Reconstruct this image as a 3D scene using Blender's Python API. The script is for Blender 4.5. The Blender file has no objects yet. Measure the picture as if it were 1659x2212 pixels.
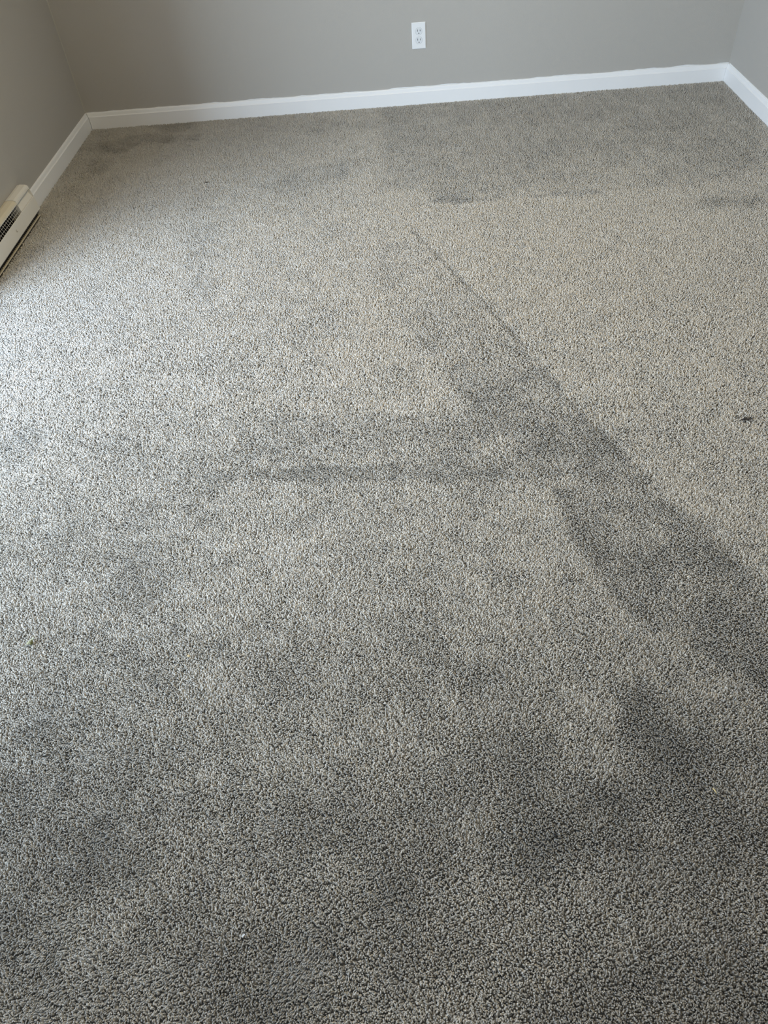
import bpy, bmesh, math, random
import numpy as np
from mathutils import Vector, Matrix
random.seed(7)
rng = np.random.default_rng(7)
C = bpy.context.scene.collection

# ------------------------------------------------------------------ camera
cam_data = bpy.data.cameras.new('camera')
cam = bpy.data.objects.new('camera', cam_data)
C.objects.link(cam)
R = Vector((0.9976926, -0.01307075, -0.06662309))
U = Vector((0.05473179, 0.73548824, 0.67532324))
F = Vector((-0.04017351, 0.67741139, -0.73450656))
m = Matrix((R, U, -F)).transposed().to_4x4()
m.translation = Vector((0, 0, 1.3953))
cam.matrix_world = m
cam_data.sensor_fit = 'VERTICAL'
cam_data.sensor_height = 36.0
cam_data.lens = 1575.44 / 2212 * 36.0
cam_data.clip_start = 0.02
bpy.context.scene.camera = cam

# ------------------------------------------------------------------ light and exposure
XL, XR, YB, YF, ZC, ZF = -1.6362, 1.7540, 4.2366, -1.30, 2.44, -0.011
DOOR_Y0, DOOR_Y1, DOOR_H = 0.0, 2.41, 2.03
SKY_W, SKY_COL, SKY_AT, SKY_DIR, SKY_SIZE = 300, (0.68, 0.81, 1.0), (XL-1.6, -0.08, 1.3), (1, 1.55, -0.05), (1.7, 2.0)
DOOR_FILL_W, DOOR_FILL_COL = 34, (0.58, 0.70, 1.0)      # dim bluish fill added in the doorway
FILL_W, FILL_COL, FILL_AT = 92, (1.0, 0.76, 0.36), (0.0, 2.1)
vs = bpy.context.scene.view_settings
vs.view_transform = 'Standard'
vs.look = 'None'
vs.gamma = 1.0
vs.use_curve_mapping = False
vs.exposure = 0.0
cyc = bpy.context.scene.cycles
cyc.use_denoising = True
cyc.max_bounces = 8
cyc.diffuse_bounces = 5
cyc.sample_clamp_indirect = 4.0

world = bpy.data.worlds.new('world')
bpy.context.scene.world = world
world.use_nodes = True
world.node_tree.nodes['Background'].inputs[0].default_value = (0.62, 0.76, 1.0, 1)
world.node_tree.nodes['Background'].inputs[1].default_value = 1.0

def area(name, loc, direction, sx, sy, watts, col):
    l = bpy.data.lights.new(name, 'AREA')
    l.shape = 'RECTANGLE'; l.size = sx; l.size_y = sy; l.energy = watts; l.color = col
    o = bpy.data.objects.new(name, l); C.objects.link(o)
    o.location = loc
    o.rotation_euler = Vector(direction).to_track_quat('-Z', 'Y').to_euler()
    return o
# daylight: the patch of bright sky that reaches the room obliquely through the patio door in the left wall
area('daylight', SKY_AT, SKY_DIR, SKY_SIZE[0], SKY_SIZE[1], SKY_W, SKY_COL)
area('door_fill', (XL-0.12, 1.93, 1.0), (1, 0, 0), 0.8, 1.8, DOOR_FILL_W, DOOR_FILL_COL)  # added light, brightens the carpet beside the door
# ceiling lamp added in the middle of the room as unseen warm fill


# carpet settings
PITCH, PITCH2, PITCH3 = 0.0029, 0.0041, 0.0095   # strand spacing near, far and outside the fine wedge
TUFT = 0.0060                     # tuft spacing
SWEEP = (0.55, 0.95)              # direction the pile leans where nap > 0
YC = (0.635, 0.60, 0.535)          # yarn colour
SOIL_SHADE = 0.45  # strength of soil and painted shade in the yarn colour

# ------------------------------------------------------------------ helpers
def nd(nt, t, **kw):
    n = nt.nodes.new(t)
    for k, v in kw.items(): setattr(n, k, v)
    return n
def mat(name, col, rough=0.6, bump=None, var=None, spec=0.5, metal=0.0):
    """principled material; bump=(scale, strength, distance), var=(scale, amount)"""
    mt = bpy.data.materials.new(name); mt.use_nodes = True
    nt = mt.node_tree; b = nt.nodes['Principled BSDF']
    b.inputs['Base Color'].default_value = (*col, 1)
    b.inputs['Roughness'].default_value = rough
    b.inputs['Metallic'].default_value = metal
    b.inputs['Specular IOR Level'].default_value = spec
    geo = nd(nt, 'ShaderNodeNewGeometry')
    if var:
        n = nd(nt, 'ShaderNodeTexNoise'); n.inputs['Scale'].default_value = var[0]; n.inputs['Detail'].default_value = 3
        nt.links.new(geo.outputs['Position'], n.inputs['Vector'])
        mr = nd(nt, 'ShaderNodeMapRange'); mr.inputs[3].default_value = 1 - var[1]; mr.inputs[4].default_value = 1 + var[1]
        nt.links.new(n.outputs['Fac'], mr.inputs[0])
        mx = nd(nt, 'ShaderNodeVectorMath', operation='SCALE'); mx.inputs[0].default_value = col
        nt.links.new(mr.outputs[0], mx.inputs['Scale'])
        nt.links.new(mx.outputs[0], b.inputs['Base Color'])
    if bump:
        n = nd(nt, 'ShaderNodeTexNoise'); n.inputs['Scale'].default_value = bump[0]; n.inputs['Detail'].default_value = 4
        nt.links.new(geo.outputs['Position'], n.inputs['Vector'])
        bp = nd(nt, 'ShaderNodeBump'); bp.inputs['Strength'].default_value = bump[1]; bp.inputs['Distance'].default_value = bump[2]
        nt.links.new(n.outputs['Fac'], bp.inputs['Height'])
        nt.links.new(bp.outputs[0], b.inputs['Normal'])
    return mt
def obj(name, bm, material, parent=None, smooth=False, loc=None):
    me = bpy.data.meshes.new(name)
    bmesh.ops.recalc_face_normals(bm, faces=bm.faces)
    bm.to_mesh(me); bm.free()
    if material: me.materials.append(material)
    if smooth:
        for p in me.polygons: p.use_smooth = True
    o = bpy.data.objects.new(name, me); C.objects.link(o)
    if parent: o.parent = parent
    if loc: o.location = loc
    return o
def box(bm, x0, x1, y0, y1, z0, z1):
    v = [bm.verts.new(p) for p in ((x0,y0,z0),(x1,y0,z0),(x1,y1,z0),(x0,y1,z0),(x0,y0,z1),(x1,y0,z1),(x1,y1,z1),(x0,y1,z1))]
    for f in ((0,3,2,1),(4,5,6,7),(0,1,5,4),(1,2,6,5),(2,3,7,6),(3,0,4,7)): bm.faces.new([v[i] for i in f])
    return v
def bevel(bm, w, seg=2):
    bmesh.ops.bevel(bm, geom=list(bm.edges), offset=w, segments=seg, affect='EDGES', profile=0.5)
def prism(bm, pts, f0, f1):
    """closed outline pts swept between two maps f0(p), f1(p) -> xyz"""
    a = [bm.verts.new(f0(p)) for p in pts]; b = [bm.verts.new(f1(p)) for p in pts]
    n = len(pts)
    bm.faces.new(a); bm.faces.new(list(reversed(b)))
    for i in range(n): bm.faces.new((a[i], b[i], b[(i+1)%n], a[(i+1)%n]))
def tube(bm, pts, rad, sides=6):
    """tapered tube through pts; rad is a number or a list"""
    rings = []
    for i, p in enumerate(pts):
        p = Vector(p); d = (Vector(pts[min(i+1, len(pts)-1)]) - Vector(pts[max(i-1, 0)])).normalized()
        s = d.cross(Vector((0, 0, 1)));  s = s.normalized() if s.length > 1e-6 else Vector((1, 0, 0))
        t = d.cross(s).normalized(); r = rad[i] if isinstance(rad, (list, tuple)) else rad
        rings.append([bm.verts.new(p + s*r*math.cos(2*math.pi*k/sides) + t*r*math.sin(2*math.pi*k/sides)) for k in range(sides)])
    for a, b in zip(rings, rings[1:]):
        for k in range(sides): bm.faces.new((a[k], a[(k+1)%sides], b[(k+1)%sides], b[k]))
    bm.faces.new(rings[0]); bm.faces.new(list(reversed(rings[-1])))
def tag(o, label=None, cat=None, group=None, kind=None):
    if label: o['label'] = label
    if cat: o['category'] = cat
    if group: o['group'] = group
    if kind: o['kind'] = kind
    return o
def struct(name, bm, m, label, cat, smooth=False):
    return tag(obj(name, bm, m, smooth=smooth), label, cat, kind='structure')
def thing(name, loc, label, cat, group=None):
    o = bpy.data.objects.new(name, None); C.objects.link(o); o.location = loc
    o.empty_display_size = 0.05
    return tag(o, label, cat, group)

# ------------------------------------------------------------------ materials
WALL = (0.44, 0.42, 0.385)
def wall_mat(name, brush=False):
    mt = mat(name, WALL, 0.75, bump=(300, 0.35, 0.002), var=(1.3, 0.015), spec=0.25)
    if brush:   # white trim paint brushed unevenly over the bottom of the wall
        nt = mt.node_tree; b = nt.nodes['Principled BSDF']
        src = b.inputs['Base Color'].links[0].from_socket
        geo = nd(nt, 'ShaderNodeNewGeometry'); sep = nd(nt, 'ShaderNodeSeparateXYZ')
        nt.links.new(geo.outputs['Position'], sep.inputs[0])
        n = nd(nt, 'ShaderNodeTexNoise', noise_dimensions='1D'); n.inputs['Scale'].default_value = 5.0; n.inputs['Detail'].default_value = 4
        nt.links.new(sep.outputs[0], n.inputs['W'])
        ma = nd(nt, 'ShaderNodeMath', operation='MULTIPLY_ADD'); ma.inputs[1].default_value = 0.022; ma.inputs[2].default_value = 0.0675
        nt.links.new(n.outputs['Fac'], ma.inputs[0])
        lt = nd(nt, 'ShaderNodeMath', operation='LESS_THAN')
        nt.links.new(sep.outputs[2], lt.inputs[0]); nt.links.new(ma.outputs[0], lt.inputs[1])
        mx = nd(nt, 'ShaderNodeMix', data_type='RGBA')
        nt.links.new(lt.outputs[0], mx.inputs[0]); nt.links.new(src, mx.inputs[6]); mx.inputs[7].default_value = (0.74, 0.75, 0.75, 1)
        nt.links.new(mx.outputs[2], b.inputs['Base Color'])
    return mt
M_wall = wall_mat('wall_paint'); M_wallb = wall_mat('wall_paint_brushed', True)
M_trim = mat('trim_paint', (0.85, 0.85, 0.845), 0.38, bump=(90, 0.06, 0.002), var=(4, 0.02), spec=0.5)
M_ceil = mat('ceiling_paint', (0.80, 0.79, 0.76), 0.9, bump=(150, 0.3, 0.003))
M_bead = mat('corner_caulk', (0.46, 0.45, 0.40), 0.6, bump=(200, 0.1, 0.001))
M_frame = mat('door_frame_vinyl', (0.8, 0.8, 0.79), 0.4, bump=(60, 0.03, 0.001))
M_heat = mat('heater_enamel', (0.76, 0.73, 0.66), 0.42, bump=(120, 0.05, 0.001), var=(9, 0.03))
M_cream = mat('heater_enamel_aged', (0.70, 0.63, 0.48), 0.42, bump=(120, 0.05, 0.001), var=(9, 0.03))
M_dark = mat('heater_inside', (0.018, 0.016, 0.014), 0.8, bump=(80, 0.1, 0.001))
M_wire = mat('grille_wire', (0.60, 0.58, 0.52), 0.45, bump=(300, 0.1, 0.0005))
M_fin = mat('heater_fin', (0.07, 0.06, 0.05), 0.5, bump=(100, 0.1, 0.0005), metal=0.3)
M_plate = mat('outlet_plastic', (0.82, 0.83, 0.83), 0.3, bump=(40, 0.01, 0.0005))
M_recep = mat('receptacle_plastic', (0.74, 0.76, 0.77), 0.3, bump=(40, 0.01, 0.0005))
M_slot = mat('outlet_slot', (0.01, 0.01, 0.01), 0.9, bump=(40, 0.01, 0.0005))
M_screw = mat('outlet_screw', (0.74, 0.75, 0.75), 0.35, bump=(40, 0.01, 0.0005))

# ------------------------------------------------------------------ room shell
T = 0.14
bm = bmesh.new(); box(bm, XL-T, XR+T, YF-T, YB+T, ZF-0.12, ZF)
M_back = mat('carpet_backing', (0.24, 0.23, 0.21), 0.95, bump=(400, 0.5, 0.003), var=(300, 0.4))
floor = struct('floor', bm, M_back, 'carpeted floor of the empty room', 'floor')
bm = bmesh.new(); box(bm, XL-T, XR+T, YF-T, YB+T, ZC, ZC+0.1)
struct('ceiling', bm, M_ceil, 'plain white ceiling above the room', 'ceiling')
bm = bmesh.new(); box(bm, XL-T, XR+T, YB, YB+T, ZF, ZC)
struct('wall_back', bm, M_wallb, 'greige painted wall holding the white power outlet', 'wall')
bm = bmesh.new(); box(bm, XR, XR+T, YF, YB, ZF, ZC)
struct('wall_right', bm, M_wall, 'pale bluish grey wall at the right corner without an outlet', 'wall')
bm = bmesh.new(); box(bm, XL-T, XR+T, YF-T, YF, ZF, ZC)
struct('wall_front', bm, M_wall, 'greige wall behind the viewer', 'wall')
bm = bmesh.new()
box(bm, XL-T, XL, YF, DOOR_Y0, ZF, ZC); box(bm, XL-T, XL, DOOR_Y1, YB, ZF, ZC); box(bm, XL-T, XL, DOOR_Y0, DOOR_Y1, DOOR_H, ZC)
struct('wall_left', bm, M_wall, 'greige wall in shadow above the baseboard heater', 'wall')

# patio door in the left wall, nearer than the heater (outside the frame, lets the daylight in)
bm = bmesh.new(); fw = 0.05
box(bm, XL-T, XL-0.02, DOOR_Y0, DOOR_Y0+fw, ZF, DOOR_H); box(bm, XL-T, XL-0.02, DOOR_Y1-fw, DOOR_Y1, ZF, DOOR_H)
box(bm, XL-T, XL-0.02, DOOR_Y0+fw, DOOR_Y1-fw, DOOR_H-fw, DOOR_H); box(bm, XL-T, XL-0.02, DOOR_Y0+fw, DOOR_Y1-fw, ZF, ZF+0.04)
door = struct('door_1', bm, M_frame, 'white framed glass patio door in the left wall', 'door')
M_glass = bpy.data.materials.new('door_glass'); M_glass.use_nodes = True
nt = M_glass.node_tree; nt.nodes.clear()
o_ = nd(nt, 'ShaderNodeOutputMaterial'); mix = nd(nt, 'ShaderNodeMixShader'); tr = nd(nt, 'ShaderNodeBsdfTransparent'); gl = nd(nt, 'ShaderNodeBsdfGlossy')
tr.inputs[0].default_value = (0.93, 0.95, 0.94, 1); gl.inputs['Roughness'].default_value = 0.02
mix.inputs[0].default_value = 0.05
nt.links.new(tr.outputs[0], mix.inputs[1]); nt.links.new(gl.outputs[0], mix.inputs[2]); nt.links.new(mix.outputs[0], o_.inputs[0])
bm = bmesh.new(); box(bm, XL-0.075, XL-0.070, DOOR_Y0+fw, DOOR_Y1-fw, ZF+0.04, DOOR_H-fw)
obj('glass_pane', bm, M_glass, door)

# baseboards: flat face, small step, sloped ledge on top; ends mitred, with the small dark gaps of the corners
BT, BH = 0.0125, 0.0765
BP = [(0, ZF), (BT, ZF), (BT, 0.0560), (BT-0.0015, 0.0572), (BT-0.0036, 0.0600), (0.0065, 0.0715), (0.0045, 0.0752), (0.0015, BH), (0, BH)]
gl_, gr_ = 0.0030, 0.0009
bm = bmesh.new(); prism(bm, BP, lambda p: (XL+p[0]+gl_, YB-p[0], p[1]), lambda p: (XR-p[0]-gr_, YB-p[0], p[1]))
struct('baseboard_back', bm, M_trim, 'long white baseboard along the back wall under the outlet', 'baseboard')
bm = bmesh.new(); prism(bm, BP, lambda p: (XL+p[0], YB-p[0], p[1]), lambda p: (XL+p[0], 3.06, p[1]))
struct('baseboard_left', bm, M_trim, 'white baseboard between the left corner and the heater', 'baseboard')
bm = bmesh.new(); prism(bm, BP, lambda p: (XR-p[0], YB-p[0], p[1]), lambda p: (XR-p[0], YF, p[1]))
struct('baseboard_right', bm, M_trim, 'bluish white baseboard running along the right wall', 'baseboard')
# ridge of paint and caulk down the left corner
bm = bmesh.new(); box(bm, XL-0.001, XL+0.0035, YB-0.0035, YB+0.001, BH+0.004, ZC-0.002); bevel(bm, 0.001, 2)
struct('trim_1', bm, M_bead, 'thin pale caulk ridge up the left wall corner', 'trim')
# bead of caulk bulging above the right baseboard
bm = bmesh.new(); box(bm, XR-0.003, XR+0.001, 3.0, YB-0.02, BH-0.001, BH+0.004); bevel(bm, 0.001, 2)
struct('trim_2', bm, M_trim, 'thin white caulk line on top of the right baseboard', 'trim')

# ------------------------------------------------------------------ added ceiling lamp (unseen, warm fill)
lamp = thing('fill_ceiling_light', (*FILL_AT, ZC), 'added round ceiling lamp with a milky shade, unseen warm fill', 'lamp')
bm = bmesh.new(); bmesh.ops.create_cone(bm, cap_ends=True, segments=48, radius1=0.165, radius2=0.165, depth=0.03); bevel(bm, 0.003)
obj('fill_lamp_base', bm, M_frame, lamp, loc=(0, 0, -0.015))
M_fill = bpy.data.materials.new('fill_lamp_glow'); M_fill.use_nodes = True
b = M_fill.node_tree.nodes['Principled BSDF']; b.inputs['Base Color'].default_value = (0.8, 0.8, 0.8, 1)
b.inputs['Emission Color'].default_value = (*FILL_COL, 1); b.inputs['Emission Strength'].default_value = FILL_W
bm = bmesh.new(); bmesh.ops.create_uvsphere(bm, u_segments=40, v_segments=20, radius=0.15)
for v in list(bm.verts):
    if v.co.z > 0.001: bm.verts.remove(v)
    else: v.co.z *= 0.5
obj('fill_lamp_shade', bm, M_fill, lamp, True, loc=(0, 0, -0.031))

# ------------------------------------------------------------------ power outlet
OX, OZ = 0.1584, 0.3101
out = thing('power_outlet', (OX, YB, OZ), 'white duplex power outlet with a blank rectangular cover plate on the back wall', 'outlet')
def oval(w, h, cut, n=40):
    """circle of diameter w with flat top and bottom at +-h/2"""
    pts = []
    for k in range(n):
        a = 2*math.pi*k/n; x, z = w/2*math.cos(a), w/2*math.sin(a)
        pts.append((x, max(-h/2, min(h/2, z))))
    return pts
bm = bmesh.new(); box(bm, -0.035, 0.035, -0.0055, 0, -0.05715, 0.05715)
bmesh.ops.bevel(bm, geom=[e for e in bm.edges if all(v.co.y < -0.005 for v in e.verts)], offset=0.0028, segments=3, affect='EDGES')
obj('cover_plate', bm, M_plate, out)
def ring(bm, pts, zc, y0, y1, grow):
    prism(bm, [(p[0]*grow, p[1]*grow + zc) for p in pts], lambda p: (p[0], y0, p[1]), lambda p: (p[0], y1, p[1]))
for zc in (0.0195, -0.0195):
    o = bpy.data.objects.new('receptacle', None)
    bm = bmesh.new(); ring(bm, oval(0.0335, 0.0285, 1), 0, -0.0062, -0.0052, 1.0)
    rc = obj('receptacle', bm, M_recep, out, loc=(0, 0, zc))
    bm = bmesh.new(); ring(bm, oval(0.0350, 0.0300, 1), 0, -0.0057, -0.0050, 1.0)
    obj('gap', bm, mat('outlet_gap', (0.42, 0.43, 0.44), 0.8, bump=(40, 0.01, 0.0005)), rc)
    for sx, hh in ((-0.0063, 0.0090), (0.0063, 0.0075)):
        bm = bmesh.new(); box(bm, sx-0.0012, sx+0.0012, -0.0067, -0.0058, 0.0035-hh/2, 0.0035+hh/2)
        obj('blade_slot', bm, M_slot, rc)
    bm = bmesh.new(); prism(bm, [(0.0024*math.cos(a*math.pi/10), -0.0085+0.0024*math.sin(a*math.pi/10)) for a in range(20)], lambda p: (p[0], -0.0067, p[1]), lambda p: (p[0], -0.0058, p[1]))
    obj('ground_hole', bm, M_slot, rc)
bm = bmesh.new(); prism(bm, [(0.0028*math.cos(a*math.pi/10), 0.0028*math.sin(a*math.pi/10)) for a in range(20)], lambda p: (p[0], -0.0062, p[1]), lambda p: (p[0], -0.0050, p[1]))
obj('screw', bm, M_screw, out)

# ------------------------------------------------------------------ electric baseboard heater
HY1, HY0, SEAM = 3.200, 2.56, 3.045          # far end, near end, seam of the end cap
ht = thing('baseboard_heater', (XL, HY1, 0), 'white electric baseboard heater with a wire grille on the left wall', 'heater')
def hp(p, y): return (p[0], y - HY1, p[1])
def sweep(name, pts, y0, y1, m, parent=ht, bev=0.0):
    bm = bmesh.new(); prism(bm, pts, lambda p: hp(p, y0), lambda p: hp(p, y1))
    if bev: bevel(bm, bev, 2)
    return obj(name, bm, m, parent)
E0 = 0.001
# back pan against the wall, and dark inside
sweep('back_pan', [(E0, 0.002), (0.003, 0.002), (0.003, 0.132), (E0, 0.132)], HY0, HY1, M_fin)
top = [(E0, 0.136), (0.014, 0.1385), (0.036, 0.1365), (0.0445, 0.132), (0.0465, 0.1245), (0.0455, 0.1245), (0.0435, 0.131), (0.036, 0.1345), (0.014, 0.1365), (E0, 0.134)]
sweep('top_cover', top, HY0, SEAM - 0.001, M_cream)
ec = sweep('end_cap', [(p[0]+0.0006*(1 if i else 0), p[1]+0.0012*(1 if i < 5 else 0)) for i, p in enumerate(top)], SEAM, HY1, M_heat)
lip = [(0.0440, 0.1215), (0.0462, 0.1240), (0.0475, 0.1225), (0.0450, 0.1195)]
sweep('lip', lip, HY0, SEAM - 0.001, M_heat)
sweep('lip', lip, SEAM, HY1-0.002, M_heat, ec)
# blank plate closing the outlet of the end cap: slopes in behind the lip
sweep('blank_plate', [(0.030, 0.119), (0.0318, 0.119), (0.0505, 0.084), (0.0487, 0.084)], SEAM, HY1-0.002, M_heat, ec)
sweep('blank_plate', [(0.030, 0.133), (0.0318, 0.133), (0.0318, 0.119), (0.030, 0.119)], SEAM, HY1-0.002, M_heat, ec)
# end plate: full outline of the heater, thin, with the narrow divider at the seam
outl = [(E0, 0.002), (0.049, 0.002), (0.0550, 0.030), (0.0602, 0.030), (0.0530, 0.088), (0.0470, 0.1290), (0.0365, 0.1378), (0.014, 0.1397), (E0, 0.1372)]
sweep('end_plate', outl, HY1-0.0016, HY1, M_heat, ec)
sweep('divider', [(0.004, 0.030), (0.050, 0.030), (0.0525, 0.086), (0.0465, 0.1275), (0.036, 0.133), (0.004, 0.133)], SEAM-0.0016, SEAM, M_heat, ec)
# front panel, slightly raked, with hems top and bottom
fp = [(0.0510, 0.0880), (0.0532, 0.0885), (0.0545, 0.0870), (0.0592, 0.0325), (0.0582, 0.0300), (0.0540, 0.0300), (0.0540, 0.0312), (0.0572, 0.0315), (0.0530, 0.0860)]
pan = sweep('front_panel', fp, HY0, HY1-0.0018, M_heat)
# little scuff on the panel
def onpan(y, z, out=0.0004):
    k = (0.0870 - z) / (0.0870 - 0.0290); return (0.0545 + k*0.0047 + out, y - HY1, z)
bm = bmesh.new(); tube(bm, [onpan(*q) for q in ((2.932, 0.0655), (2.927, 0.0620), (2.926, 0.0585), (2.931, 0.0560), (2.940, 0.0568))], [0.0004, 0.0009, 0.0011, 0.0008, 0.0004], 6)
sc = obj('scuff', bm, mat('scuff_mark', (0.17, 0.14, 0.09), 0.7, bump=(400, 0.2, 0.0005)), pan); sc['label'] = 'small dark hooked scuff'
# lower rail on the carpet and dark intake with fins
sweep('lower_rail', [(E0, 0.001), (0.0485, 0.001), (0.0485, 0.0050), (0.047, 0.0055), (0.0455, 0.003), (E0, 0.003)], HY0, HY1-0.0018, M_cream)
sweep('inner_lining', [(0.0035, 0.0045), (0.036, 0.0045), (0.036, 0.032), (0.0340, 0.032), (0.0340, 0.0065), (0.0035, 0.0065)], HY0, SEAM-0.002, M_dark)
sweep('back_lining', [(0.0032, 0.0070), (0.0040, 0.0070), (0.0040, 0.1315), (0.0032, 0.1315)], HY0, SEAM-0.002, M_dark)
bm = bmesh.new()
y = HY0 + 0.01
while y < HY1 - 0.01:
    box(bm, 0.038, 0.0440, y-HY1, y-HY1+0.0008, 0.0058, 0.0300); y += 0.0140
tube(bm, [(0.0445, HY0-HY1, 0.0170), (0.0445, -0.003, 0.0170)], 0.0012)
fn = obj('intake_grille', bm, M_fin, ht)
# heating element fins, deep inside
bm = bmesh.new(); y = HY0 + 0.01
while y < SEAM - 0.03:
    box(bm, 0.008, 0.040, y-HY1, y-HY1+0.0006, 0.034, 0.070); y += 0.008
tube(bm, [(0.024, HY0-HY1, 0.052), (0.024, SEAM-0.01-HY1, 0.052)], 0.005, 10)
obj('heating_element', bm, M_dark, ht)
# wire grid over the warm-air outlet: wires follow the slope from the lip to the front panel
bm = bmesh.new()
A, B = Vector((0.0300, 0, 0.1270)), Vector((0.0505, 0, 0.0850))
for k in range(5):
    p = A.lerp(B, k/4); tube(bm, [(p.x, HY0-HY1, p.z), (p.x, SEAM-0.002-HY1, p.z)], 0.00075, 5)
y = SEAM - 0.012
while y > HY0:
    tube(bm, [(A.x+0.001, y-HY1, A.z), (B.x+0.001, y-HY1, B.z)], 0.00075, 5); y -= 0.0180
obj('wire_grille', bm, M_wire, ht)

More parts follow.
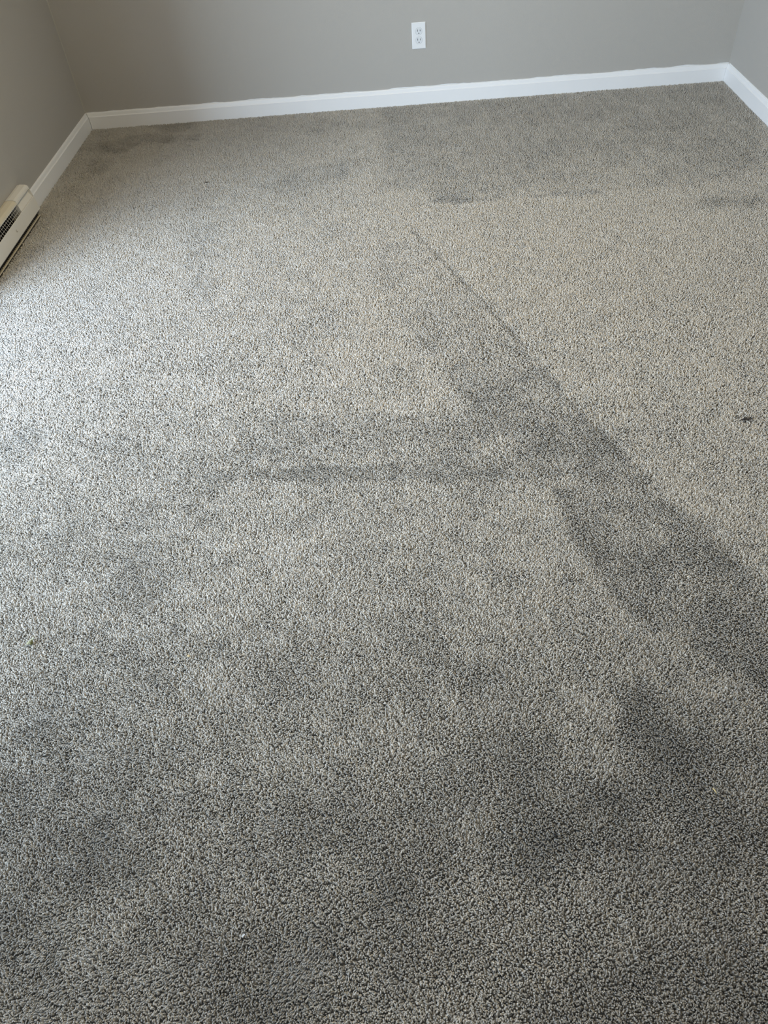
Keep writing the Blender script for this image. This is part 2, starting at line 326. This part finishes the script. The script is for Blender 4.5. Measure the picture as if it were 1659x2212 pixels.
# ------------------------------------------------------------------ carpet pile
# (strength, soft edge in metres, outline): how the pile was swept; < 0 leans one way, > 0 the other
NAP = [
    ((1, 2.3, -0.16, 1.1, -0.78), 0.022, [(-0.111, 2.911), (0.048, 2.846), (0.226, 2.409), (0.362, 2.054), (0.480, 1.704), (0.584, 1.454), (0.677, 1.256), (0.806, 1.013), (0.708, 0.744), (0.571, 0.852), (0.481, 0.929), (0.422, 1.037), (0.387, 1.168), (0.353, 1.348), (0.255, 1.539), (0.184, 1.689), (0.041, 2.037), (-0.029, 2.300)]),
    (-0.8, 0.009, [(0.040, 2.836), (0.054, 2.846), (0.147, 2.624), (0.231, 2.412), (0.306, 2.229), (0.364, 2.065), (0.356, 2.050), (0.297, 2.210), (0.221, 2.394), (0.137, 2.604)]),
    (-0.4, 0.012, [(0.364, 2.065), (0.426, 1.882), (0.480, 1.708), (0.586, 1.463), (0.575, 1.445), (0.469, 1.692), (0.415, 1.866), (0.356, 2.050)]),
    ((0, -0.7, 0, -0.3, -0.3), 0.018, [(-0.647, 1.713), (-0.321, 1.709), (0.189, 1.671), (0.279, 1.527), (0.374, 1.329), (0.261, 1.381), (0.013, 1.383), (-0.238, 1.403), (-0.627, 1.434), (-0.638, 1.500)]),
    ((0, -0.95, 0, -0.4, -0.42), 0.018, [(-0.929, 1.486), (-0.583, 1.488), (-0.242, 1.478), (0.080, 1.459), (0.269, 1.443), (0.262, 1.390), (0.076, 1.396), (-0.239, 1.421), (-0.577, 1.447), (-0.918, 1.448)]),
    (0.42, 0.04, [(-0.128, 2.343), (0.041, 2.024), (0.178, 1.700), (0.162, 1.674), (-0.322, 1.715), (-0.260, 1.917)]),
    (0.18, 0.08, [(-0.496, 1.424), (0.379, 1.354), (0.390, 1.153), (0.429, 1.023), (0.256, 0.943), (-0.112, 0.964), (-0.628, 0.995), (-0.553, 1.219)]),
    (0.15, 0.05, [(0.048, 2.846), (0.226, 2.409), (0.480, 1.704), (0.677, 1.256), (0.806, 1.013), (1.493, 2.907), (0.668, 3.043), (0.201, 3.031)]),
    (-0.5, 0.05, [(-0.050, 3.253), (0.204, 3.065), (0.674, 3.077), (1.198, 3.021), (1.561, 3.094), (1.784, 3.708), (1.741, 4.218), (0.382, 4.221), (-0.037, 4.222)]),
    (-0.6, 0.02, [(0.147, 3.105), (0.323, 3.081), (0.864, 3.063), (0.855, 3.021), (0.318, 3.029), (0.144, 3.057)]),
    (-0.25, 0.1, [(-0.943, 1.396), (-0.505, 1.398), (-0.553, 1.219), (-0.639, 1.049), (-0.848, 1.062), (-0.998, 1.203)]),
    (-0.5, 0.06, [(-0.874, 3.026), (-0.782, 3.012), (-0.711, 2.416), (-0.799, 2.427)]),
    (-0.6, 0.03, [(-1.526, 4.004), (-1.425, 4.047), (-1.344, 4.126), (-1.005, 4.027), (-0.989, 3.932), (-1.290, 3.990), (-1.374, 3.827), (-1.494, 3.878)]),
    (-0.45, 0.04, [(-1.508, 3.794), (-1.398, 3.832), (-1.373, 3.632), (-1.495, 3.574)]),
    (-0.8, 0.04, [(-1.444, 4.346), (-1.128, 4.315), (-1.015, 4.093), (-1.266, 4.110)]),
    (-0.5, 0.05, [(-0.379, 4.106), (-0.111, 4.070), (-0.111, 3.943), (-0.440, 3.916), (-0.495, 4.020)]),
    (-0.6, 0.05, [(1.091, 2.909), (1.268, 2.944), (1.453, 2.893), (1.426, 2.815), (1.174, 2.814)]),
    (-0.5, 0.05, [(-0.459, 3.498), (-0.200, 3.611), (-0.175, 3.397), (-0.524, 3.238), (-0.662, 3.356)]),
    (-0.35, 0.01, [(-0.381, 2.375), (-0.367, 2.364), (-0.506, 2.039), (-0.521, 2.054)]),
    (0.3, 0.02, [(-0.230, 2.714), (-0.212, 2.693), (-0.279, 2.362), (-0.330, 2.368)]),
    (0.5, 0.01, [(-0.427, 1.505), (-0.047, 1.488), (-0.047, 1.475), (-0.425, 1.490)]),
    (-1, 0.04, [(0.390, 0.749), (0.472, 0.735), (0.460, 0.654), (0.392, 0.638)]),
    (-0.7, 0.05, [(0.468, 0.615), (0.526, 0.632), (0.519, 0.523), (0.458, 0.458), (0.435, 0.526)]),
    (-0.8, 0.04, [(0.293, 0.549), (0.386, 0.537), (0.369, 0.503), (0.295, 0.514)]),
    (-0.6, 0.05, [(0.135, 0.470), (0.228, 0.475), (0.199, 0.397), (0.151, 0.406)]),
    (-0.7, 0.04, [(-0.088, 0.398), (-0.047, 0.389), (-0.040, 0.352), (-0.080, 0.360)]),
    (-0.6, 0.05, [(-0.511, 0.658), (-0.402, 0.634), (-0.389, 0.604), (-0.494, 0.618)]),
    (-0.5, 0.05, [(-0.624, 0.497), (-0.581, 0.504), (-0.580, 0.462), (-0.627, 0.472)]),
    (-0.5, 0.06, [(0.130, 0.659), (0.257, 0.644), (0.225, 0.561), (0.124, 0.602)]),
    (-0.6, 0.05, [(-0.857, 0.595), (-0.816, 0.584), (-0.801, 0.512), (-0.828, 0.513)]),
    (-0.6, 0.04, [(0.438, 0.389), (0.487, 0.395), (0.476, 0.358), (0.429, 0.359)]),
    (-0.6, 0.06, [(-0.270, 0.295), (-0.207, 0.300), (-0.203, 0.227), (-0.249, 0.228)]),
    (-0.5, 0.06, [(0.079, 0.265), (0.141, 0.277), (0.123, 0.201), (0.079, 0.202)]),
    (-0.5, 0.04, [(0.090, 0.831), (0.148, 0.817), (0.132, 0.762), (0.065, 0.777)]),
    (-0.5, 0.05, [(0.201, 1.093), (0.265, 1.075), (0.245, 1.008), (0.193, 1.025)]),
    (-0.5, 0.04, [(-0.941, 1.634), (-0.874, 1.649), (-0.845, 1.585), (-0.927, 1.582)]),
    (-0.5, 0.04, [(-1.161, 1.706), (-1.102, 1.700), (-1.082, 1.636), (-1.162, 1.664)]),
    (-0.4, 0.04, [(-1.228, 1.649), (-1.169, 1.643), (-1.135, 1.541), (-1.192, 1.545)]),
    (-0.4, 0.04, [(-0.261, 1.942), (-0.171, 1.908), (-0.169, 1.812), (-0.257, 1.844)]),
    (-0.4, 0.05, [(-0.067, 1.921), (0.035, 1.886), (0.017, 1.794), (-0.083, 1.815)]),
    (-0.4, 0.04, [(-1.038, 2.331), (-0.944, 2.290), (-0.941, 2.202), (-1.012, 2.225)]),
]
def seg_dist(px, py, poly):
    """signed distance, negative inside"""
    n = len(poly); d = np.full(px.shape, 1e9); inside = np.zeros(px.shape, bool)
    for i in range(n):
        ax, ay = poly[i]; bx, by = poly[(i+1) % n]
        ex, ey = bx-ax, by-ay; wx, wy = px-ax, py-ay
        t = np.clip((wx*ex + wy*ey)/(ex*ex+ey*ey+1e-12), 0, 1)
        d = np.minimum(d, (wx-ex*t)**2 + (wy-ey*t)**2)
        c = (ay > py) != (by > py)
        inside ^= c & (px < (bx-ax)*(py-ay)/(by-ay+1e-12)+ax)
    d = np.sqrt(d); return np.where(inside, -d, d)
def vnoise(x, y, s, seed):
    """smooth value noise in -1..1, cell size s"""
    g = np.random.default_rng(seed).uniform(-1, 1, (256, 256))
    u, v = x/s+100, y/s+100; i, j = np.floor(u).astype(int), np.floor(v).astype(int)
    fu, fv = u-i, v-j; fu = fu*fu*(3-2*fu); fv = fv*fv*(3-2*fv)
    a, b, c, d = g[i % 256, j % 256], g[(i+1) % 256, j % 256], g[i % 256, (j+1) % 256], g[(i+1) % 256, (j+1) % 256]
    return (a*(1-fu)+b*fu)*(1-fv) + (c*(1-fu)+d*fu)*fv
def jgrid(P, y0, y1):
    nx, ny = int((XR-XL)/P), int((y1-y0)/P)
    gx, gy = np.meshgrid(XL + (np.arange(nx)+0.5)*P, y0 + (np.arange(ny)+0.5)*P)
    gx = gx + (np.arange(ny) % 2)[:, None]*P*0.5
    return (gx + rng.uniform(-0.45, 0.45, gx.shape)*P).ravel(), (gy + rng.uniform(-0.45, 0.45, gy.shape)*P).ravel()
# strands are finer near the viewer, a little coarser in the far half of the room
def mixed(a, lo=1.25, hi=2.25): return rng.uniform(0, 1, a.shape) < np.clip((a-lo)/(hi-lo), 0, 1)
xa, ya = jgrid(PITCH, -0.10, 2.26); k = ~mixed(ya); xa, ya = xa[k], ya[k]
xb, yb = jgrid(PITCH2, 1.24, YB); k = mixed(yb); xb, yb = xb[k], yb[k]
def inside(x, y): return (x > -0.90 - 0.37*y) & (x < 0.70 + 0.375*y)      # finely built part of the floor
k = inside(xa, ya); xa, ya = xa[k], ya[k]; k = inside(xb, yb); xb, yb = xb[k], yb[k]
xc, yc = jgrid(PITCH3, YF, YB); k = ~(inside(xc, yc) & (yc > -0.10)); xb, yb = np.concatenate([xb, xc[k]]), np.concatenate([yb, yc[k]]); coarse_n = int(k.sum())
x = np.concatenate([xa, xb]); y = np.concatenate([ya, yb]); near = np.arange(len(x)) < len(xa); coarse = np.arange(len(x)) >= len(x)-coarse_n
keep = (x > np.where(y < 2.5, XL, XL+BT)+0.001) & (x < XR-BT-0.001) & (y < YB-BT-0.001) & (y > YF+0.001)
keep &= ~((x < XL+0.050) & (y < HY1) & (y > HY0))
x, y, near, coarse = x[keep], y[keep], near[keep], coarse[keep]; n = len(x)
P = np.where(near, PITCH, np.where(coarse, PITCH3, PITCH2))
nap = np.zeros(n)
rough_ = 1 + 0.30*vnoise(x, y, 0.06, 61) + 0.22*vnoise(x, y, 0.022, 62)
for amp, soft, poly in NAP:
    wob = vnoise(x, y, 0.09, 5)*soft*0.7
    d = seg_dist(x, y, poly) + wob
    s = np.clip(0.5 - d/(2*soft), 0, 1)
    if isinstance(amp, tuple):          # strength changes along x (0) or y (1)
        ax_, v0, a0, v1, a1 = amp; q = np.clip(((x, y)[ax_]-v0)/(v1-v0), 0, 1); amp = a0 + (a1-a0)*q
    nap += amp*s*s*(3-2*s)*rough_
nap += 0.20*vnoise(x, y, 0.22, 11) + (0.18+0.16*np.clip(1.7-y, 0, 1))*vnoise(x, y, 0.09, 12) + (0.08+0.12*np.clip(2.2-y, 0, 1))*vnoise(x, y, 0.035, 13)
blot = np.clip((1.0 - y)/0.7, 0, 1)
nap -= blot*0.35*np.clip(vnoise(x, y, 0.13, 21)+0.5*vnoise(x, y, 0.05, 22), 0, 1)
# fine comb lines left by the vacuum at the far right
cl = np.sin((x*1.0 + 0.14*(y-4.2))*2*math.pi/0.085)
nap += 0.30*np.clip(cl-0.4, 0, 1)*np.clip((x+0.3)/0.5, 0, 1)*np.clip((y-3.0)/0.3, 0, 1)
nap = np.clip(nap, -1.3, 1.0)
# lean: swept away from the door side / towards the viewer
swirl = vnoise(x, y, 0.05, 31)*0.9 + vnoise(x, y, 0.015, 32)*0.8
ang = rng.uniform(0, 2*math.pi, n)
SX, SY = SWEEP
bx_ = SX*nap + 0.35*np.cos(swirl*3); by_ = SY*nap + 0.35*np.sin(swirl*3)
lean = 0.0042
# strands of one tuft draw together at their tips
G = TUFT
u, v = x/G, (y)/G; iu, iv = np.floor(u), np.floor(v)
hsh = lambda a, b, k: np.modf(np.abs(np.sin(a*127.1+b*311.7+k*74.7)*43758.5453))[0]
best = np.full(n, 1e9); cx = np.zeros(n); cy = np.zeros(n); tid = np.zeros(n)
for du in (-1, 0, 1):
    for dv in (-1, 0, 1):
        a, b = iu+du, iv+dv
        qx, qy = (a+0.15+0.7*hsh(a, b, 1))*G, (b+0.15+0.7*hsh(a, b, 2))*G
        d = (qx-x)**2 + (qy-y)**2; w = d < best
        best = np.where(w, d, best); cx = np.where(w, qx, cx); cy = np.where(w, qy, cy); tid = np.where(w, hsh(a, b, 3), tid)
pull = np.where(coarse, 0.0, 0.24)
dx = lean*(bx_ + 0.7*np.cos(ang) + 0.5*np.cos(tid*6.28)) + pull*(cx-x)
dy = lean*(by_ + 0.7*np.sin(ang) + 0.5*np.sin(tid*6.28)) + pull*(cy-y)
edge = np.sqrt(best)/G
h = (0.0100 + rng.uniform(-0.0014, 0.0012, n) + 0.0006*vnoise(x, y, 0.03, 41) - 0.0040*np.clip(edge-0.25, 0, 1)) * (1 + 0.06*nap)
r = P*np.where(near, 0.62, np.where(coarse, 0.66, 0.58))*rng.uniform(0.78, 1.12, n) * (1 + 0.07*nap)
def strands(sel, S, lev):
    X, Y, DX, DY, RR, HH = x[sel], y[sel], dx[sel], dy[sel], r[sel], h[sel]; n = len(X)
    th = (np.arange(S)*2*math.pi/S)[None, :] + rng.uniform(0, 6.28, n)[:, None]
    out = []
    for hh, rr, ll in lev:
        tw = th + hh*1.2
        out.append(np.stack([X[:, None]+DX[:, None]*ll+np.cos(tw)*(RR*rr)[:, None], Y[:, None]+DY[:, None]*ll+np.sin(tw)*(RR*rr)[:, None],
                             np.broadcast_to((ZF+HH*hh)[:, None], tw.shape)], -1))
    tip = np.stack([X+DX*1.05, Y+DY*1.05, ZF+HH], -1)[:, None, :]
    co = np.concatenate(out+[tip], 1)
    co[..., 0] = np.clip(co[..., 0], XL+BT+0.0003, XR-BT-0.0003); co[..., 1] = np.minimum(co[..., 1], YB-BT-0.0003)
    L = len(lev); V = L*S+1
    quads = [(l*S+k, l*S+(k+1) % S, (l+1)*S+(k+1) % S, (l+1)*S+k) for l in range(L-1) for k in range(S)]
    tris = [((L-1)*S+k, (L-1)*S+(k+1) % S, L*S) for k in range(S)]
    idx = np.concatenate([np.array(quads).ravel(), np.array(tris).ravel()])[None, :] + (np.arange(n)*V)[:, None]
    return co.reshape(-1, 3).astype(np.float32), idx.ravel().astype(np.int32), np.tile(np.array([4]*len(quads)+[3]*len(tris), np.int32), n), V
c1, i1, t1, V1 = strands(near, 4, [(0.35, 0.92, 0.15), (0.84, 0.82, 0.8)])
c2, i2, t2, V2 = strands(~near, 3, [(0.35, 0.95, 0.15), (0.84, 0.88, 0.8)])
co = np.concatenate([c1, c2]); i2 += len(c1); loops = np.concatenate([i1, i2]); lt = np.concatenate([t1, t2])
def spread(val): return np.concatenate([np.repeat(val[near], V1), np.repeat(val[~near], V2)]).astype(np.float32)
me = bpy.data.meshes.new('carpet_pile')
me.vertices.add(len(co)); me.vertices.foreach_set('co', co.ravel())
me.loops.add(loops.size); me.loops.foreach_set('vertex_index', loops)
me.polygons.add(len(lt)); me.polygons.foreach_set('loop_start', np.concatenate([[0], np.cumsum(lt)[:-1]]).astype(np.int32))
me.polygons.foreach_set('use_smooth', np.ones(len(lt), bool))
del co, c1, c2, loops, i1, i2, best, cx, cy, u, v, iu, iv, ang, edge, swirl
# yarn shade of each tuft (heathered yarn) and soil in the traffic patches, plus shade painted into the floor's edges
soil_shade = 0.22*np.clip((-0.35-x)/0.4, 0, 1)*np.clip((1.5-y)/0.5, 0, 1) + 0.55*np.clip((x-0.05)/0.6, 0, 1)*np.clip((1.0-y)/0.7, 0, 1) + np.clip(0.5*blot*(0.35+vnoise(x, y, 0.16, 51)+0.5*vnoise(x, y, 0.06, 52)) + 0.45*np.clip(-nap, 0, 1) + 0.30*np.clip((y-3.0)/0.8, 0, 1) + 0.28*np.clip((-0.15-x)/0.5, 0, 1)*np.clip((y-2.75)/0.5, 0, 1), 0, 1)
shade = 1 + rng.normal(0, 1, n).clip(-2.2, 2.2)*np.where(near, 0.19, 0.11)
at = me.attributes.new('tone', 'FLOAT', 'POINT'); at.data.foreach_set('value', spread(shade*(1-SOIL_SHADE*soil_shade)))
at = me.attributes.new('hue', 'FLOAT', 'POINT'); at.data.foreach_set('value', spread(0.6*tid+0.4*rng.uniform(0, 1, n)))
me.update()
M_pile = bpy.data.materials.new('carpet_yarn'); M_pile.use_nodes = True
nt = M_pile.node_tree; b = nt.nodes['Principled BSDF']
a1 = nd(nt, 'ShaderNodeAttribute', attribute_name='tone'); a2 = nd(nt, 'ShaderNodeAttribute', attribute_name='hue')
cr = nd(nt, 'ShaderNodeValToRGB')
e = cr.color_ramp.elements
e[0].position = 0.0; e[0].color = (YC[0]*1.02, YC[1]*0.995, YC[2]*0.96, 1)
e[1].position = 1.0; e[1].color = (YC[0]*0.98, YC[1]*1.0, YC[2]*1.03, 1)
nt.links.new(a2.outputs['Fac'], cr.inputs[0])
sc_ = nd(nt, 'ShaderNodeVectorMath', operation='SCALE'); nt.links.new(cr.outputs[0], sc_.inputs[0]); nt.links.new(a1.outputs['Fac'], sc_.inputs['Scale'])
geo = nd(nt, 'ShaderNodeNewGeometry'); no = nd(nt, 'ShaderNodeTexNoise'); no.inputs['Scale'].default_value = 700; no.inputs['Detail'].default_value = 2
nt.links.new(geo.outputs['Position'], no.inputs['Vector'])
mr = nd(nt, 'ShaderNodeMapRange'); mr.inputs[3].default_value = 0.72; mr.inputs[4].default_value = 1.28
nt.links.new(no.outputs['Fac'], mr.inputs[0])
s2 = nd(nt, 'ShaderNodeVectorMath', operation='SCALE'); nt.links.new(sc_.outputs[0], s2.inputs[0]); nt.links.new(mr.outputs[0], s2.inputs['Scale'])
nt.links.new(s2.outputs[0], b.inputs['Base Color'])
b.inputs['Roughness'].default_value = 0.62; b.inputs['Specular IOR Level'].default_value = 0.45
b.inputs['Sheen Weight'].default_value = 0.35; b.inputs['Sheen Roughness'].default_value = 0.5
me.materials.append(M_pile)
pile = bpy.data.objects.new('carpet_pile', me); C.objects.link(pile)
tag(pile, 'grey beige cut pile carpet covering the whole floor', 'carpet', kind='stuff')
print('tufts', n)

# ------------------------------------------------------------------ small litter lying on the carpet
def blob(bm, loc, sx, sy, sz, rot=0, sub=2, jit=0.12):
    g = bmesh.ops.create_icosphere(bm, subdivisions=sub, radius=1)
    Rz = Matrix.Rotation(rot, 3, 'Z')
    for v in g['verts']:
        c = Vector((v.co.x*sx, v.co.y*sy, v.co.z*sz)) * (1 + random.uniform(-jit, jit)); v.co = Rz @ c + Vector(loc)
# dried bud with a papery husk
bud = thing('dried_bud', (-0.902, 0.934, 0.0), 'dried olive green plant bud with a pale papery husk at the left of the carpet', 'plant debris')
bm = bmesh.new(); blob(bm, (0.001, 0, 0.0035), 0.0048, 0.0062, 0.004, 0.2, 3, 0.08)
obj('bud', bm, mat('bud_green', (0.13, 0.12, 0.035), 0.4, bump=(500, 0.5, 0.001), var=(250, 0.6)), bud, True)
bm = bmesh.new()
pts = [(-0.0085, -0.004), (-0.0050, 0.0035), (0.0005, 0.010), (0.0035, 0.0165), (0.0030, 0.0085), (0.0005, 0.0058), (-0.0030, 0.001), (-0.0035, -0.0045)]
prism(bm, pts, lambda p: (p[0], p[1], 0.0022), lambda p: (p[0]*1.05, p[1], 0.0040+0.15*abs(p[0])))
hk = obj('husk', bm, mat('husk_pale', (0.52, 0.52, 0.34), 0.55, bump=(300, 0.3, 0.001)), bud); hk['label'] = 'pale cream papery husk'
bm = bmesh.new(); tube(bm, [(-0.009, -0.004, 0.002), (-0.012, -0.008, 0.0015), (-0.0145, -0.012, 0.001)], [0.0008, 0.0006, 0.0004])
obj('stalk', bm, mat('stalk_pale', (0.5, 0.5, 0.4), 0.6, bump=(300, 0.2, 0.001)), bud)
# straw chip
bm = bmesh.new(); tube(bm, [(-0.0018, 0.0056, 0), (-0.0008, 0.003, 0.0008), (0.0004, -0.001, 0.0012), (0.0020, -0.0056, 0.001)], [0.0004, 0.0014, 0.0016, 0.0006])
s = obj('straw_chip', bm, mat('straw', (0.72, 0.58, 0.30), 0.5, bump=(400, 0.3, 0.001)), loc=(0.533, 0.532, 0.0015))
tag(s, 'tiny pale yellow straw chip at the right edge of the carpet', 'debris')
# white scrap
bm = bmesh.new(); prism(bm, [(-0.0032, -0.0012), (-0.0012, -0.0030), (0.0032, 0.0014), (0.0014, 0.0034)], lambda p: (p[0], p[1], 0), lambda p: (p[0], p[1], 0.0012))
s = obj('paper_scrap', bm, mat('scrap_white', (0.88, 0.91, 0.93), 0.6, bump=(300, 0.1, 0.001)), loc=(-0.331, 0.316, 0.0012))
tag(s, 'tiny white scrap on the carpet near the viewer', 'debris')
# beige crumb
bm = bmesh.new(); blob(bm, (0, 0, 0), 0.0030, 0.0034, 0.0020, 0.4, 2, 0.18)
s = obj('crumb', bm, mat('crumb_tan', (0.66, 0.52, 0.30), 0.7, bump=(400, 0.4, 0.001)), loc=(-0.522, 0.879, 0.001))
tag(s, 'small tan crumb on the carpet, right of the dried bud', 'debris')
# black speck far, near the bright patch
M_blk = mat('speck_black', (0.010, 0.009, 0.009), 0.6, bump=(300, 0.2, 0.001))
bm = bmesh.new(); blob(bm, (0, 0, 0), 0.0034, 0.0030, 0.0022, 0.3, 2, 0.2)
s = obj('black_speck', bm, M_blk, loc=(-0.835, 2.645, 0.0012))
tag(s, 'round black speck on the bright carpet in front of the heater', 'debris')
bm = bmesh.new(); blob(bm, (0, 0, 0), 0.0040, 0.0024, 0.0016, -0.5, 2, 0.25)
s = obj('black_speck', bm, M_blk, loc=(0.227, 0.462, 0.0008))
tag(s, 'dark speck sunk in the shaded carpet near the viewer, left of the straw chip', 'debris')
# torn black thread
th_ = thing('black_thread', (0.942, 1.560, 0.001), 'tangled bits of black thread on the carpet at the right', 'thread')
def lp(u, v, w=0.0): return (u, v, w)
for pts in ([(-0.026, 0.014, 0), (-0.018, 0.018, 0.001), (-0.010, 0.024, 0)],
            [(-0.018, -0.002, 0), (-0.009, 0.002, 0.001), (0.004, 0.000, 0.0005), (0.016, 0.003, 0.001), (0.026, 0.009, 0)],
            [(-0.004, 0.006, 0), (0.002, 0.012, 0.0012), (0.008, 0.010, 0)],
            [(0.010, 0.005, 0.0005), (0.017, 0.008, 0.0012), (0.022, 0.015, 0)],
            [(-0.008, -0.001, 0.0008), (0.000, 0.005, 0.0015), (0.009, 0.006, 0.0006)]):
    bm = bmesh.new(); tube(bm, pts, [0.0009]+[0.0015]*(len(pts)-2)+[0.0009])
    obj('strand', bm, M_blk, th_)
# curved dark hair
bm = bmesh.new(); tube(bm, [(-0.0165, 0.0145, 0), (-0.009, 0.0095, 0.0006), (-0.001, 0.004, 0.0008), (0.004, -0.003, 0.0008), (0.0085, -0.0115, 0)], [0.0003, 0.00055, 0.0006, 0.00055, 0.0003])
s = obj('dark_hair', bm, M_blk, loc=(-0.713, 1.070, 0.0014))
tag(s, 'short curved dark hair on the carpet, left of the middle', 'hair')
# brown fleck
bm = bmesh.new(); tube(bm, [(-0.006, 0.004, 0), (-0.003, 0.0, 0.0005), (0.001, -0.001, 0.0008), (0.006, 0.004, 0)], [0.0006, 0.0011, 0.0011, 0.0007])
s = obj('brown_fleck', bm, mat('fleck_brown', (0.06, 0.028, 0.015), 0.6, bump=(300, 0.2, 0.001)), loc=(0.645, 1.642, 0.0012))
tag(s, 'small brown hooked fleck, left of the black thread', 'debris')
bm = bmesh.new(); tube(bm, [(-0.010, 0.004, 0), (-0.005, 0.001, 0.0006), (0.001, -0.001, 0.0006), (0.010, 0.001, 0)], [0.0012, 0.0018, 0.0016, 0.0012])
s = obj('dark_fleck', bm, mat('fleck_dark', (0.03, 0.024, 0.012), 0.7, bump=(300, 0.2, 0.001)), loc=(-0.871, 3.420, 0.0006))
tag(s, 'small dark fleck on the shaded carpet towards the left corner', 'debris')
